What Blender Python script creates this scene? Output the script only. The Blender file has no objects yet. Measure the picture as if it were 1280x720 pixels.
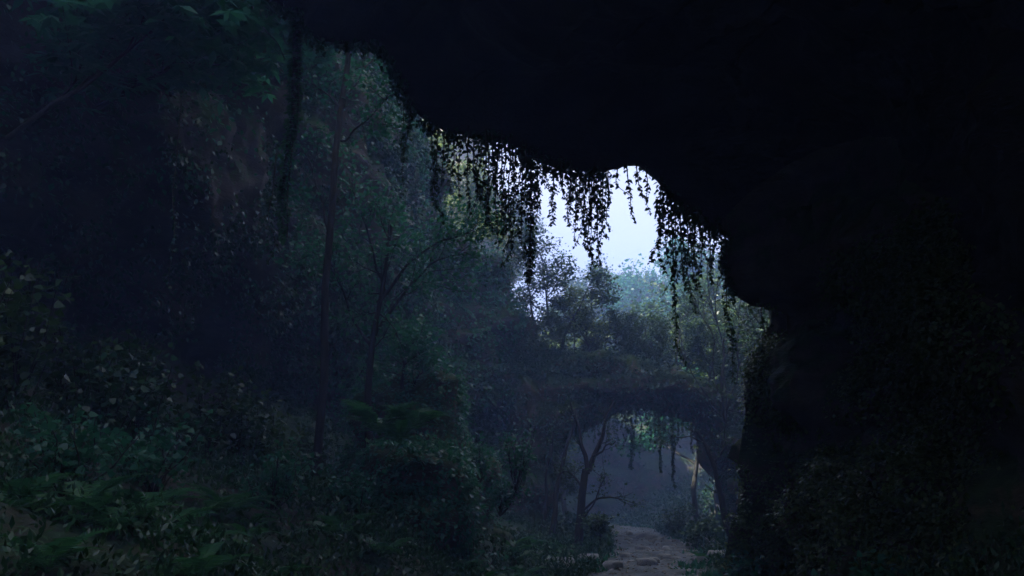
import bpy, math, random
import numpy as np
from mathutils import Vector

R = math.radians
SC = bpy.context.scene
COL = SC.collection
rnd = random.Random(11)
rg = np.random.default_rng(5)

# ------------------------------------------------------------------ camera geometry
CAM = np.array([0.0, 0.0, 1.7]); TH = R(13.3); FPX = 1138.0
Fv = np.array([0, math.cos(TH), math.sin(TH)]); Uv = np.array([0, -math.sin(TH), math.cos(TH)])

def pt(px, py, D):
    """world point seen at photo pixel (px, py) at a forward ground distance D"""
    d = Fv + (px - 640) / FPX * np.array([1, 0, 0]) + (360 - py) / FPX * Uv
    return CAM + d * (D / d[1])

# ------------------------------------------------------------------ noise
_tab = np.random.default_rng(77).random(65536)
def vnoise(P):
    P = np.asarray(P, float); i = np.floor(P).astype(np.int64); f = P - i
    f = f * f * (3 - 2 * f)
    def h(a, b, c):
        k = ((i[..., 0] + a) * 73856093) ^ ((i[..., 1] + b) * 19349663) ^ ((i[..., 2] + c) * 83492791)
        k = (k ^ (k >> 13)) & 65535
        return _tab[k]
    x, y, z = f[..., 0], f[..., 1], f[..., 2]
    a = h(0,0,0)*(1-x)+h(1,0,0)*x; b = h(0,1,0)*(1-x)+h(1,1,0)*x
    c = h(0,0,1)*(1-x)+h(1,0,1)*x; d = h(0,1,1)*(1-x)+h(1,1,1)*x
    return ((a*(1-y)+b*y)*(1-z) + (c*(1-y)+d*y)*z) * 2 - 1
def fbm(P, s=1.0, o=4):
    P = np.asarray(P, float) * s; v = 0; a = 1.0
    for k in range(o):
        v = v + a * vnoise(P + 17.3 * k); P = P * 2.03; a *= 0.5
    return v
def interp_curve(pts, n):
    pts = np.asarray(pts, float)
    L = np.r_[0, np.cumsum(np.linalg.norm(np.diff(pts[:, :min(3, pts.shape[1])], axis=0), axis=1))]
    t = np.linspace(0, L[-1], n)
    return np.stack([np.interp(t, L, pts[:, k]) for k in range(pts.shape[1])], 1)
def smooth(a, n):
    for _ in range(n):
        b = a.copy(); b[1:-1] = (a[:-2] + 2 * a[1:-1] + a[2:]) / 4; a = b
    return a

# ------------------------------------------------------------------ materials
def mat(name):
    m = bpy.data.materials.new(name); m.use_nodes = True
    nt = m.node_tree; nt.nodes.clear()
    out = nt.nodes.new('ShaderNodeOutputMaterial')
    return m, nt, out
def N(nt, t, **kw):
    n = nt.nodes.new(t)
    for k, v in kw.items(): setattr(n, k, v)
    return n
def noise_node(nt, scale, detail=6, vec=None, rough=0.6):
    n = N(nt, 'ShaderNodeTexNoise'); n.inputs['Scale'].default_value = scale
    n.inputs['Detail'].default_value = detail; n.inputs['Roughness'].default_value = rough
    if vec is not None: nt.links.new(vec, n.inputs['Vector'])
    return n
def ramp(nt, fac, stops):
    r = N(nt, 'ShaderNodeValToRGB'); e = r.color_ramp.elements
    while len(e) < len(stops): e.new(0.5)
    for el, (p, c) in zip(e, stops): el.position = p; el.color = (*c, 1)
    nt.links.new(fac, r.inputs[0]); return r.outputs[0]
def mixc(nt, fac, a, b):
    m = N(nt, 'ShaderNodeMix', data_type='RGBA')
    nt.links.new(fac, m.inputs[0]); nt.links.new(a, m.inputs[6]); nt.links.new(b, m.inputs[7])
    return m.outputs[2]

def rock_mat(name, c1, c2, c3, moss=(0.035, 0.075, 0.02), moss_lo=0.45, zs=3.0):
    m, nt, out = mat(name)
    geo = N(nt, 'ShaderNodeNewGeometry')
    mp = N(nt, 'ShaderNodeMapping'); mp.inputs['Scale'].default_value = (1, 1, zs)
    nt.links.new(geo.outputs['Position'], mp.inputs[0])
    n1 = noise_node(nt, 0.6, 8, mp.outputs[0]); n2 = noise_node(nt, 3.5, 6, geo.outputs['Position'])
    base = ramp(nt, n1.outputs[0], [(0.3, c1), (0.5, c2), (0.72, c3)])
    n3 = noise_node(nt, 1.3, 7, geo.outputs['Position'], 0.7)
    sep = N(nt, 'ShaderNodeSeparateXYZ'); nt.links.new(geo.outputs['Normal'], sep.inputs[0])
    a = N(nt, 'ShaderNodeMath', operation='MULTIPLY_ADD'); a.inputs[1].default_value = 0.28
    nt.links.new(sep.outputs[2], a.inputs[0]); nt.links.new(n3.outputs[0], a.inputs[2])
    mr = N(nt, 'ShaderNodeMapRange'); mr.inputs['From Min'].default_value = moss_lo
    mr.inputs['From Max'].default_value = moss_lo + 0.12; nt.links.new(a.outputs[0], mr.inputs[0])
    mossc = ramp(nt, n2.outputs[0], [(0.3, tuple(v * 0.6 for v in moss)), (0.7, tuple(v * 1.5 for v in moss))])
    col = mixc(nt, mr.outputs[0], base, mossc)
    b = N(nt, 'ShaderNodeBsdfPrincipled'); b.inputs['Roughness'].default_value = 0.85
    nt.links.new(col, b.inputs['Base Color'])
    n4 = noise_node(nt, 7, 8, mp.outputs[0], 0.7)
    bp = N(nt, 'ShaderNodeBump'); bp.inputs['Strength'].default_value = 0.7; bp.inputs['Distance'].default_value = 0.12
    nt.links.new(n4.outputs[0], bp.inputs['Height']); nt.links.new(bp.outputs[0], b.inputs['Normal'])
    nt.links.new(b.outputs[0], out.inputs[0]); return m

def leaf_mat(name, cols, trans=0.35, rough=0.38):
    m, nt, out = mat(name)
    geo = N(nt, 'ShaderNodeNewGeometry'); oi = N(nt, 'ShaderNodeObjectInfo')
    ad = N(nt, 'ShaderNodeMath', operation='MULTIPLY_ADD'); ad.inputs[1].default_value = 0.35
    s = N(nt, 'ShaderNodeMath', operation='MULTIPLY'); s.inputs[1].default_value = 0.65
    nt.links.new(geo.outputs['Random Per Island'], s.inputs[0])
    nt.links.new(oi.outputs['Random'], ad.inputs[0]); nt.links.new(s.outputs[0], ad.inputs[2])
    k = len(cols)
    col = ramp(nt, ad.outputs[0], [(i / max(1, k - 1), c) for i, c in enumerate(cols)])
    b = N(nt, 'ShaderNodeBsdfPrincipled'); b.inputs['Roughness'].default_value = rough
    nt.links.new(col, b.inputs['Base Color'])
    tr = N(nt, 'ShaderNodeBsdfTranslucent'); nt.links.new(col, tr.inputs[0])
    mx = N(nt, 'ShaderNodeMixShader'); mx.inputs[0].default_value = trans
    nt.links.new(b.outputs[0], mx.inputs[1]); nt.links.new(tr.outputs[0], mx.inputs[2])
    nt.links.new(mx.outputs[0], out.inputs[0]); return m

def bark_mat(name, c1, c2):
    m, nt, out = mat(name)
    tc = N(nt, 'ShaderNodeTexCoord'); mp = N(nt, 'ShaderNodeMapping'); mp.inputs['Scale'].default_value = (6, 6, 1.2)
    nt.links.new(tc.outputs['Object'], mp.inputs[0])
    n = noise_node(nt, 2.5, 8, mp.outputs[0], 0.7)
    col = ramp(nt, n.outputs[0], [(0.35, c1), (0.7, c2)])
    b = N(nt, 'ShaderNodeBsdfPrincipled'); b.inputs['Roughness'].default_value = 0.9
    nt.links.new(col, b.inputs['Base Color'])
    bp = N(nt, 'ShaderNodeBump'); bp.inputs['Strength'].default_value = 0.6; bp.inputs['Distance'].default_value = 0.03
    nt.links.new(n.outputs[0], bp.inputs['Height']); nt.links.new(bp.outputs[0], b.inputs['Normal'])
    nt.links.new(b.outputs[0], out.inputs[0]); return m

M = {}
M['rock'] = rock_mat('rock_brown', (0.035, 0.03, 0.026), (0.075, 0.062, 0.052), (0.15, 0.12, 0.10), moss_lo=0.50)
M['rock_roof_shaded'] = rock_mat('rock_roof_shaded', (0.018, 0.017, 0.015), (0.035, 0.031, 0.026), (0.065, 0.055, 0.044), moss_lo=0.7)  # roof rock darkened to put the cave's shade into its colour
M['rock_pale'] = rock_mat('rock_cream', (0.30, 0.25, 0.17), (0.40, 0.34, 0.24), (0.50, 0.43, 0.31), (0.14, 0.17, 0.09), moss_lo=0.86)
M['rock_moss'] = rock_mat('rock_mossy', (0.05, 0.045, 0.03), (0.10, 0.08, 0.055), (0.17, 0.13, 0.08), moss=(0.04, 0.075, 0.018), moss_lo=0.47)
M['soil'] = rock_mat('forest_soil', (0.03, 0.025, 0.018), (0.055, 0.045, 0.03), (0.09, 0.075, 0.05), moss=(0.02, 0.055, 0.02), moss_lo=0.66, zs=1.0)
M['path'] = rock_mat('path_dirt', (0.055, 0.065, 0.07), (0.13, 0.15, 0.16), (0.27, 0.30, 0.32), moss=(0.05, 0.07, 0.03), moss_lo=0.80, zs=1.0)
M['stone'] = rock_mat('loose_stone', (0.20, 0.20, 0.19), (0.34, 0.34, 0.33), (0.48, 0.48, 0.47), moss_lo=0.86, zs=1.0)
M['bark'] = bark_mat('bark_dark', (0.02, 0.019, 0.015), (0.058, 0.055, 0.042))
M['bark_pale'] = bark_mat('bark_pale', (0.12, 0.10, 0.085), (0.24, 0.20, 0.17))
M['leaf'] = leaf_mat('leaf_green', [(0.030, 0.065, 0.022), (0.050, 0.115, 0.032), (0.085, 0.15, 0.04)])
M['leaf_cool'] = leaf_mat('leaf_bluegreen', [(0.025, 0.12, 0.06), (0.035, 0.18, 0.09), (0.07, 0.24, 0.12)], 0.5)
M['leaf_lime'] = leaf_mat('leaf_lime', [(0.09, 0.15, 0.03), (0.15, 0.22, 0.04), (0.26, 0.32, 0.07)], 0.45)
M['ivy'] = leaf_mat('leaf_ivy', [(0.014, 0.05, 0.022), (0.026, 0.09, 0.034), (0.045, 0.12, 0.04)], 0.25)
M['fern'] = leaf_mat('leaf_fern', [(0.03, 0.13, 0.05), (0.05, 0.19, 0.065), (0.08, 0.23, 0.07)], 0.45)
M['leaf_moss'] = leaf_mat('leaf_olive', [(0.05, 0.12, 0.03), (0.09, 0.17, 0.04), (0.15, 0.20, 0.05)], 0.45)
M['stem'] = bark_mat('vine_stem', (0.05, 0.045, 0.03), (0.10, 0.09, 0.06))

# ------------------------------------------------------------------ mesh helpers
def new_mesh(name, verts, faces_flat, nper, material, smooth_shade=True):
    """all faces have nper corners"""
    me = bpy.data.meshes.new(name)
    v = np.asarray(verts, np.float32).reshape(-1, 3); f = np.asarray(faces_flat, np.int32).reshape(-1)
    nf = len(f) // nper
    me.vertices.add(len(v)); me.vertices.foreach_set('co', v.ravel())
    me.loops.add(len(f)); me.loops.foreach_set('vertex_index', f)
    me.polygons.add(nf); me.polygons.foreach_set('loop_start', np.arange(nf, dtype=np.int32) * nper)
    me.update(calc_edges=True); me.validate()
    me.materials.append(material)
    if smooth_shade: me.polygons.foreach_set('use_smooth', np.ones(len(me.polygons), bool))
    return me
def link(name, me, parent=None, loc=None, **props):
    o = bpy.data.objects.new(name, me); COL.objects.link(o)
    if parent is not None: o.parent = parent
    if loc is not None: o.location = loc
    for k, v in props.items(): o[k] = v
    return o
def thing(name, label, cat, loc=(0, 0, 0), rz=0, group=None, scale=1):
    o = bpy.data.objects.new(name, None); COL.objects.link(o)
    o.empty_display_size = 0.2; o.location = loc; o.rotation_euler = (0, 0, rz)
    o.scale = (scale,) * 3 if not hasattr(scale, '__len__') else scale
    o['label'] = label; o['category'] = cat
    if group: o['group'] = group
    return o
def dup(root, loc, rz=0, scale=1, label=None, group=None, tilt=(0, 0)):
    r = root.copy(); COL.objects.link(r); r.location = loc; r.rotation_euler = (tilt[0], tilt[1], rz)
    r.scale = (scale,) * 3 if not hasattr(scale, '__len__') else scale
    if label: r['label'] = label
    if group: r['group'] = group
    for ch in KIDS.get(root.name, []):
        c = ch.copy(); COL.objects.link(c); c.parent = r
    return r
KIDS = {}
def kid(name, me, root):
    o = link(name, me, root); KIDS.setdefault(root.name, []).append(o); return o

def grid_mesh(name, P, material, flip=False):
    n, m = P.shape[:2]
    i = np.arange(n * m).reshape(n, m)
    q = np.stack([i[:-1, :-1], i[1:, :-1], i[1:, 1:], i[:-1, 1:]], -1).reshape(-1, 4)
    if flip: q = q[:, ::-1]
    return new_mesh(name, P.reshape(-1, 3), q, 4, material)
def grid_normals(P, flip=False):
    du = np.gradient(P, axis=0); dv = np.gradient(P, axis=1)
    n = np.cross(du, dv); n /= np.linalg.norm(n, axis=-1, keepdims=True) + 1e-9
    return -n if flip else n
def displace(P, w=1.0, flip=False, amp=1.0, strata=1.0):
    n = grid_normals(P, flip)
    d = fbm(P, 0.22, 3) * 0.9 + fbm(P, 0.9, 4) * 0.32
    Q = P * np.array([0.12, 0.12, 1.1]); s = vnoise(Q + 0.5 * fbm(P, 0.3, 2)[..., None])
    d = d + strata * (np.tanh(s * 4) * 0.28) + np.abs(fbm(P, 2.3, 4)) * 0.2 + np.tanh(3 * vnoise(Q * 2.7 + 9)) * 0.07 * strata
    w = np.asarray(w)
    return P + n * (d * amp * w)[..., None]

# ---- leaves
T_DIAMOND = (np.array([[0, 0, 0], [0.34, 0.45, 0.07], [0, 1, 0], [-0.34, 0.45, 0.07]]), [0, 1, 2, 3])
T_LONG = (np.array([[0, 0, 0], [0.2, 0.4, 0.05], [0, 1, -0.06], [-0.2, 0.4, 0.05]]), [0, 1, 2, 3])
T_IVY = (np.array([[0, 0, 0], [0.42, 0.12, 0.05], [0.30, 0.55, 0.04], [0, 1, -0.05], [-0.30, 0.55, 0.04], [-0.42, 0.12, 0.05]]), [0, 1, 2, 3, 4, 5])
def unit(a): return a / (np.linalg.norm(a, axis=-1, keepdims=True) + 1e-9)
def leaves_mesh(name, P, D, Nn, S, tpl, material):
    """P origin, D leaf axis, Nn approx normal, S size"""
    T, f = tpl; D = unit(D); X = unit(np.cross(D, Nn)); Z = np.cross(X, D)
    S = np.asarray(S).reshape(-1, 1, 1)
    V = P[:, None] + S * (T[None, :, 0:1] * X[:, None] + T[None, :, 1:2] * D[:, None] + T[None, :, 2:3] * Z[:, None])
    k = len(T); F = (np.arange(len(P)) * k)[:, None] + np.array(f)[None]
    return new_mesh(name, V.reshape(-1, 3), F, len(f), material, False)
def tubes_mesh(name, tubes, material, sides=6):
    V = []; Fc = []; base = 0
    for pts, rad in tubes:
        pts = np.asarray(pts, float); n = len(pts)
        rad = np.broadcast_to(np.asarray(rad, float), (n,))
        t = unit(np.gradient(pts, axis=0))
        ref = np.array([0, 0, 1.0]) if abs(t[0][2]) < 0.9 else np.array([1.0, 0, 0])
        a = unit(np.cross(t, ref)); b = np.cross(t, a)
        ang = np.arange(sides) / sides * 2 * math.pi
        ring = pts[:, None] + rad[:, None, None] * (np.cos(ang)[None, :, None] * a[:, None] + np.sin(ang)[None, :, None] * b[:, None])
        V.append(ring.reshape(-1, 3))
        i = base + np.arange(n * sides).reshape(n, sides); j = np.roll(i, -1, 1)
        Fc.append(np.stack([i[:-1], j[:-1], j[1:], i[1:]], -1).reshape(-1, 4)); base += n * sides
    return new_mesh(name, np.concatenate(V), np.concatenate(Fc), 4, material)
def wander(a, b, n, amt, seed=None):
    r = rg if seed is None else np.random.default_rng(seed)
    a = np.asarray(a, float); b = np.asarray(b, float); t = np.linspace(0, 1, n)[:, None]
    w = smooth(r.normal(size=(n, 3)), 2) * amt * np.sin(t * math.pi); return a + (b - a) * t + w

# ------------------------------------------------------------------ terrain
XC = np.array([[-40, -2], [0, 0.0], [10, 1.2], [20, 3.0], [30, 4.6], [40, 5.8], [55, 7.0], [75, 6], [130, 6]], float)
def xcen(y): return np.interp(y, XC[:, 0], XC[:, 1])
def gh(x, y):
    x = np.asarray(x, float); y = np.asarray(y, float)
    d = x - xcen(y); P = np.stack([x, y, x * 0], -1)
    hw = np.interp(y, [0, 15, 25, 60], [1.6, 2.0, 2.3, 4.0])
    L = np.maximum(-d - hw, 0); Rr = np.maximum(d - hw, 0)
    kl = np.interp(y, [0, 12, 25, 45, 70], [0.46, 0.34, 0.26, 0.25, 0.3])
    h = kl * L ** 1.12 + 0.45 * Rr ** 1.1
    h = np.minimum(h, 9 + 0.05 * h)
    return h + fbm(P, 0.35, 4) * 0.16 * (0.4 + np.minimum(L + Rr, 2)) + fbm(P, 1.6, 3) * 0.035
def sheet_axes():
    xs = np.unique(np.r_[np.linspace(-200, -30, 20), np.linspace(-30, -10, 40), np.linspace(-10, 14, 170), np.linspace(14, 40, 50), np.linspace(40, 200, 20)])
    ys = np.unique(np.r_[np.linspace(-200, -15, 15), np.linspace(-15, 50, 300), np.linspace(50, 110, 70), np.linspace(110, 220, 12)])
    return xs, ys
xs, ys = sheet_axes(); X, Y = np.meshgrid(xs, ys, indexing='ij')
G = np.stack([X, Y, gh(X, Y)], -1)
link('ground', grid_mesh('ground', G, M['soil']), kind='structure')
# footpath
yy = np.linspace(-6, 72, 520); uu = np.linspace(-1, 1, 33)
YY, UU = np.meshgrid(yy, uu, indexing='ij')
wv = (1.35 + 0.3 * fbm(np.stack([yy, yy * 0, yy * 0], -1), 0.3, 3) + np.interp(yy, [0, 25, 34, 60], [0, .3, 1.2, 2.4]))[:, None]
XX = xcen(YY) + UU * wv + 0.45 * fbm(np.stack([YY, YY * 0 + 4, YY * 0], -1), 0.25, 2)
PP = np.stack([XX, YY, XX * 0], -1)
ZZ = gh(XX, YY) + 0.015 + 0.035 * (1 - UU ** 4) + 0.03 * fbm(PP, 2.5, 3) * (1 - UU ** 2) - 0.05 * np.abs(UU) ** 12
PATHP = np.stack([XX, YY, ZZ], -1)
link('path', grid_mesh('path', PATHP, M['path'], flip=True), kind='structure')

def sheet(plan, heights, rec, nu, nv, top=14, base=-1.2, flip=False, amp=1.0, hollow=None):
    """cliff: wall along a plan curve, rolling back at the top. plan pts (x, y); the rock lies on its right or left (flip)"""
    c = interp_curve(np.c_[plan, heights], nu); c = smooth(c, max(2, nu // 40))
    t = unit(np.gradient(c[:, :2], axis=0)); nrm = np.stack([t[:, 1], -t[:, 0]], -1) * (1 if flip else -1)  # into the rock
    v = np.linspace(0, 1, nv); P = np.zeros((nu, nv, 3))
    for j, s in enumerate(v):
        if s < 0.78:
            k = s / 0.78; z = base + (c[:, 2] - base) * k; off = rec * (c[:, 2]) * k
        else:
            k = (s - 0.78) / 0.22; z = c[:, 2] + 1.5 * k; off = rec * c[:, 2] + top * k ** 1.4
        if hollow is not None:
            zz = z if np.ndim(z) else np.full(nu, z)
            off = off + hollow(c[:, 1], zz)
        P[:, j, :2] = c[:, :2] + nrm * np.asarray(off)[:, None]; P[:, j, 2] = z
    return displace(P, 1.0, flip=not flip, amp=amp)

left_plan = [(-8, -14), (-8, 0), (-7.6, 8), (-7.0, 14), (-6.2, 20), (-4.9, 28), (-4.2, 32), (-3.3, 35), (-2.2, 38), (-0.2, 42), (-1.5, 48), (-4.6, 52), (-8, 58), (-20, 70), (-26, 100)]
left_h = [18, 18, 18, 20, 24, 28, 27, 17, 13, 12.2, 13.5, 16.5, 20, 38, 40]  # far end raised out of view to shade the valley behind the arch
def hollow(y, z):
    fade = np.clip((36 - y) / 8, 0, 1)
    return fade * (3.2 * np.exp(-((z - 5.0) / 2.6) ** 2) - 0.3 / (1 + np.exp(-(z - 11.5) / 1.2)) * np.clip((34 - z) / 6, 0, 1) * np.clip((y - 10) / 8, 0, 1))
LC = sheet(left_plan, left_h, 0.02, 900, 170, hollow=hollow)
link('cliff', grid_mesh('cliff', LC, M['rock']), kind='structure')
SHADE_RIDGE = sheet([(-16, 20), (-13, 27), (-12, 36), (-12, 44), (-11, 52)], [27, 28, 28, 20, 17], 0.05, 90, 40, base=9)  # unseen ridge added behind the left cliff to keep sun off the arch
link('cliff', grid_mesh('cliff', SHADE_RIDGE, M['rock']), kind='structure')
right_plan = [(4.9, 18.6), (6.3, 22), (8.7, 27), (11, 33), (11.6, 41), (12.4, 47), (17, 56), (26, 68), (40, 80)]
right_h = [24, 25, 26, 27, 27, 26, 24, 20, 16]
RC = sheet(right_plan, right_h, 0.06, 420, 130, flip=True)
link('cliff', grid_mesh('cliff', RC, M['rock_moss'], flip=True), kind='structure')
far_plan = [(-70, 100), (-35, 112), (-5, 118), (12, 112), (26, 114), (40, 106), (70, 100), (100, 80)]
far_h = [45, 40, 24, 27, 31, 36, 42, 44]
FC = sheet(far_plan, far_h, 0.6, 300, 140, top=30, amp=0.6)
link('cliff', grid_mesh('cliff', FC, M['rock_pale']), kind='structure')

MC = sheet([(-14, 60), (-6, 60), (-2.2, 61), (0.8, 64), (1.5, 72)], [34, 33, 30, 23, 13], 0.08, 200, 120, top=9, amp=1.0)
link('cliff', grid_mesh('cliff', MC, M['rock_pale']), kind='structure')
HC = sheet([(-14, 74), (-6, 84), (3, 88), (10, 87), (18, 80), (28, 70)], [12, 12.5, 12, 13, 13, 14], 0.35, 120, 50, top=20, amp=1.2)
link('hill', grid_mesh('hill', HC, M['rock_moss']), kind='structure')
# ------------------------------------------------------------------ cave: overhanging roof and right-hand wall
w_pts = [(-2.4, -9, 10.5), (-1.1, -3, 10.8), (-1.0, 3, 10.9), (-2.0, 8, 10.9)]
o_px = [(296, -40, 12.6), (322, -8, 13.2), (336, 4, 13.6), (354, 9, 13.8), (370, 19, 14), (376, 42, 14), (394, 54, 14.1), (418, 53, 14.3), (442, 49, 14.5), (466, 55, 14.7), (482, 66, 15),
        (498, 93, 15.2), (510, 128, 15.5), (528, 150, 15.8), (546, 160, 16), (572, 168, 16.1), (600, 173, 16.2), (628, 176, 16.3), (648, 181, 16.3), (664, 193, 16.4), (684, 203, 16.4), (708, 210, 16.5),
        (730, 215, 16.5), (752, 217, 16.5), (768, 214, 16.5), (780, 206, 16.5), (797, 205, 16.5), (812, 213, 16.5), (822, 224, 16.6), (834, 242, 16.6), (850, 256, 16.7), (870, 268, 16.8),
        (888, 278, 17), (906, 286, 17), (918, 298, 17.1), (908, 312, 17.1), (902, 330, 17.1), (904, 348, 17.1), (916, 366, 17.1), (936, 378, 17.2), (962, 385, 17.3), (982, 396, 17.5), (985, 412, 17.7),
        (968, 426, 18), (946, 440, 18), (932, 462, 18), (929, 490, 18), (932, 520, 18), (926, 548, 18), (921, 576, 18), (926, 606, 18), (915, 640, 18), (907, 672, 18), (904, 705, 18), (902, 740, 18), (900, 800, 18)]
OUT = np.array(w_pts + [tuple(pt(*p)) for p in o_px])
nt_ = 420
OUT = interp_curve(OUT, nt_); tt = np.linspace(0, 1, nt_)
Lo = OUT + 0.12 * np.stack([fbm(OUT + 5, 1.2, 3), fbm(OUT + 9, 1.0, 2), fbm(OUT, 1.6, 3) * 0.6], -1)
OUT = Lo
GP = interp_curve([(-10, -11, -1), (0, -13, -1), (8, -10, -1), (7.5, -2, -1), (5.4, 5, -1), (4.5, 10, -1), (4.35, 14, -1), (4.6, 17.4, -1)], nt_)
ns = 130; S_ = np.linspace(0, 1, ns)
wf = np.interp(tt, [0, 0.72, 0.86, 1], [1, 1, 0.25, 0.1])
INN = np.zeros((nt_, ns, 3))
for j, s in enumerate(S_):
    b = math.sin(math.pi * s) ** 0.7
    INN[:, j] = OUT * (1 - s) + GP * s + (b * wf)[:, None] * np.array([1.6, -0.4, 4.6]) + (b * (1 - wf))[:, None] * np.array([0.8, 0, 0.3])
wdisp = np.clip(S_ / 0.12, 0.0, 1)[None, :] * np.ones((nt_, 1))
INN = displace(INN, wdisp, flip=False, amp=0.9)
no = 40; OUTR = np.zeros((nt_, no, 3))
k1 = np.interp(tt, [0, 0.3, 0.42, 0.7, 0.82, 1], [0, 0, 1, 1, 2, 2])
def blend3(a, b, c): 
    A = np.array([a, b, c], float); return np.stack([np.interp(k1, [0, 1, 2], A[:, q]) for q in range(3)], 1)
Aoff = blend3((-0.5, 0.5, 2.5), (0, 4.0, 2.0), (1.8, 3.5, 0.2)); Boff = blend3((6, 1, 5.5), (6, 2, 7), (24, 4, 8))
for j, r in enumerate(np.linspace(0, 1, no)):
    OUTR[:, j] = OUT + (1 - (1 - r) ** 2) * Aoff + r * r * Boff
OUTR = displace(OUTR, np.clip(np.linspace(0, 1, no) / 0.2, 0, 1)[None] * np.ones((nt_, 1)), flip=True, amp=0.8)
OUTR = OUTR[:, 1:][:, ::-1]
SH = np.concatenate([OUTR, INN], 1)
cut = int(nt_ * 0.78)
link('cave_roof', grid_mesh('cave_roof', SH[:cut + 1], M['rock_roof_shaded']), kind='structure')
link('cave_wall', grid_mesh('cave_wall', SH[cut:], M['rock_moss']), kind='structure')

# ------------------------------------------------------------------ natural arch over the path
ax = [600, 640, 665, 682, 698, 720, 745, 765, 790, 815, 840, 862, 880, 896, 910, 940, 990]
at_ = [380, 392, 405, 424, 430, 436, 440, 443, 449, 455, 462, 470, 478, 486, 492, 492, 470]
ab = [730, 730, 725, 690, 565, 528, 521, 507, 512, 506, 517, 514, 528, 545, 640, 720, 730]
nx = 300; ax_f = np.linspace(600, 990, nx)
tp = np.array([pt(x, y, 42) for x, y in zip(ax_f, np.interp(ax_f, ax, at_))])
bt = np.array([pt(x, y, 42) for x, y in zip(ax_f, np.interp(ax_f, ax, ab))])
na = 140; AR = np.zeros((nx, na, 3))
for j, a in enumerate(np.linspace(0, 2 * math.pi, na)):
    cz = (tp[:, 2] + bt[:, 2]) / 2; hz = (tp[:, 2] - bt[:, 2]) / 2
    c, s = math.cos(a), math.sin(a)
    sg = lambda q, e: math.copysign(abs(q) ** e, q)
    AR[:, j, 0] = tp[:, 0]; AR[:, j, 1] = 43.5 + 2.6 * sg(s, .75); AR[:, j, 2] = cz + hz * sg(c, .75)
nrm = grid_normals(AR)
d = fbm(AR, 0.5, 5) * 0.5 + np.tanh(4 * vnoise(AR * np.array([.3, .3, 1.6]))) * 0.28 + np.abs(fbm(AR, 1.6, 4)) * 0.3
AR[..., :] = AR - nrm * d[..., None] * 0.8
AR[:, -1] = AR[:, 0]
arch = link('rock_arch', grid_mesh('rock_arch', AR, M['rock_moss']), label='dark natural rock arch spanning the path, fringed with hanging vines', category='rock arch')

# ------------------------------------------------------------------ scatter helpers
def sample_grid(P, n, lo=None, mask=None, flip=False, r=rg):
    nu, nv = P.shape[:2]; nr = grid_normals(P, flip)
    area = np.linalg.norm(np.cross(P[1:, :-1] - P[:-1, :-1], P[:-1, 1:] - P[:-1, :-1]), axis=-1)
    C = (P[1:, 1:] + P[:-1, :-1]) / 2
    w = area if mask is None else area * mask(C, nr[:-1, :-1])
    w = w.ravel() / w.sum()
    k = r.choice(len(w), n, p=w); i, j = k // (nv - 1), k % (nv - 1); a, b = r.random((2, n, 1))
    Q = (P[i, j] * (1 - a) + P[i + 1, j] * a) * (1 - b) + (P[i, j + 1] * (1 - a) + P[i + 1, j + 1] * a) * b
    return Q, nr[i, j]
def clumps(P, Nn, per, spread, out=0.5, r=rg):
    n = len(P); Pk = np.repeat(P, per, 0); Nk = np.repeat(Nn, per, 0)
    off = r.normal(size=(n * per, 3)); off *= spread * r.random((n * per, 1)) ** 0.5 / (np.linalg.norm(off, axis=1, keepdims=True) + 1e-6) 
    off += Nk * np.abs(r.normal(size=(n * per, 1))) * spread * out
    return Pk + off, Nk
def droop_leaves(name, P, Nn, size, tpl, material, droop=0.7, r=rg):
    n = len(P); D = Nn * 0.6 + r.normal(size=(n, 3)) * 0.7 + np.array([0, 0, -droop])
    Nz = Nn * 0.6 + np.array([0, 0, 0.9]) + r.normal(size=(n, 3)) * 0.35
    return leaves_mesh(name, P, D, Nz, size * (0.6 + 0.8 * r.random(n)), tpl, material)

def in_view(C, margin=80):
    Q = C - CAM; dz = Q @ Fv; px = 640 + FPX * Q[..., 0] / np.maximum(dz, .1); py = 360 - FPX * (Q @ Uv) / np.maximum(dz, .1)
    return ((dz > 1) & (px > -margin) & (px < 1280 + margin) & (py > -margin) & (py < 720 + margin))

# ivy on the cliffs (ground cover nobody could count)
def m_left(C, n):
    return in_view(C) * (C[..., 1] < 60) * np.clip(fbm(C, 0.45, 3) + 0.35 + n[..., 2] * 0.4, 0, 1) ** 1.2 * (.25 + .75 * np.exp(-C[..., 1] / 60)) * (1 + (C[..., 1] > 28) * 1.2)
P_, N_ = sample_grid(LC, 14000, mask=m_left, flip=True)
N_ = np.where(N_[:, :1] < 0, -N_, N_)
P2, N2 = clumps(P_, N_, 13, 0.30)
sz = 0.07 + 0.0022 * P2[:, 1]
link('ivy', droop_leaves('ivy_left', P2, N2, sz, T_DIAMOND, M['ivy']), kind='stuff')
def m_up(C, n): return in_view(C) * (C[..., 1] < 60) * np.clip(fbm(C, 0.4, 3) + .5, 0, 1) * np.clip((C[..., 2] - np.interp(C[..., 1], [10, 26, 34], [7, 7, 3])) / 2, 0, 1) * (1 + 2 * (C[..., 1] > 30))
P_, N_ = sample_grid(LC, 6500, mask=m_up, flip=True); N_ = np.where(N_[:, :1] < 0, -N_, N_)
P2, N2 = clumps(P_, N_, 12, 0.34)
link('ivy', droop_leaves('ivy_upper_lit', P2, N2, 0.09 + .0022 * P2[:, 1], T_DIAMOND, M['leaf_cool']), kind='stuff')  # skylight on the upper cliff put into a brighter leaf colour
def m_right(C, n): return in_view(C) * (C[..., 1] < 60) * np.clip(fbm(C, 0.4, 3) + 0.5, 0, 1)
P_, N_ = sample_grid(RC, 2200, mask=m_right)
N_ = np.where(N_[:, :1] > 0, -N_, N_)
P2, N2 = clumps(P_, N_, 9, 0.35)
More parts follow.
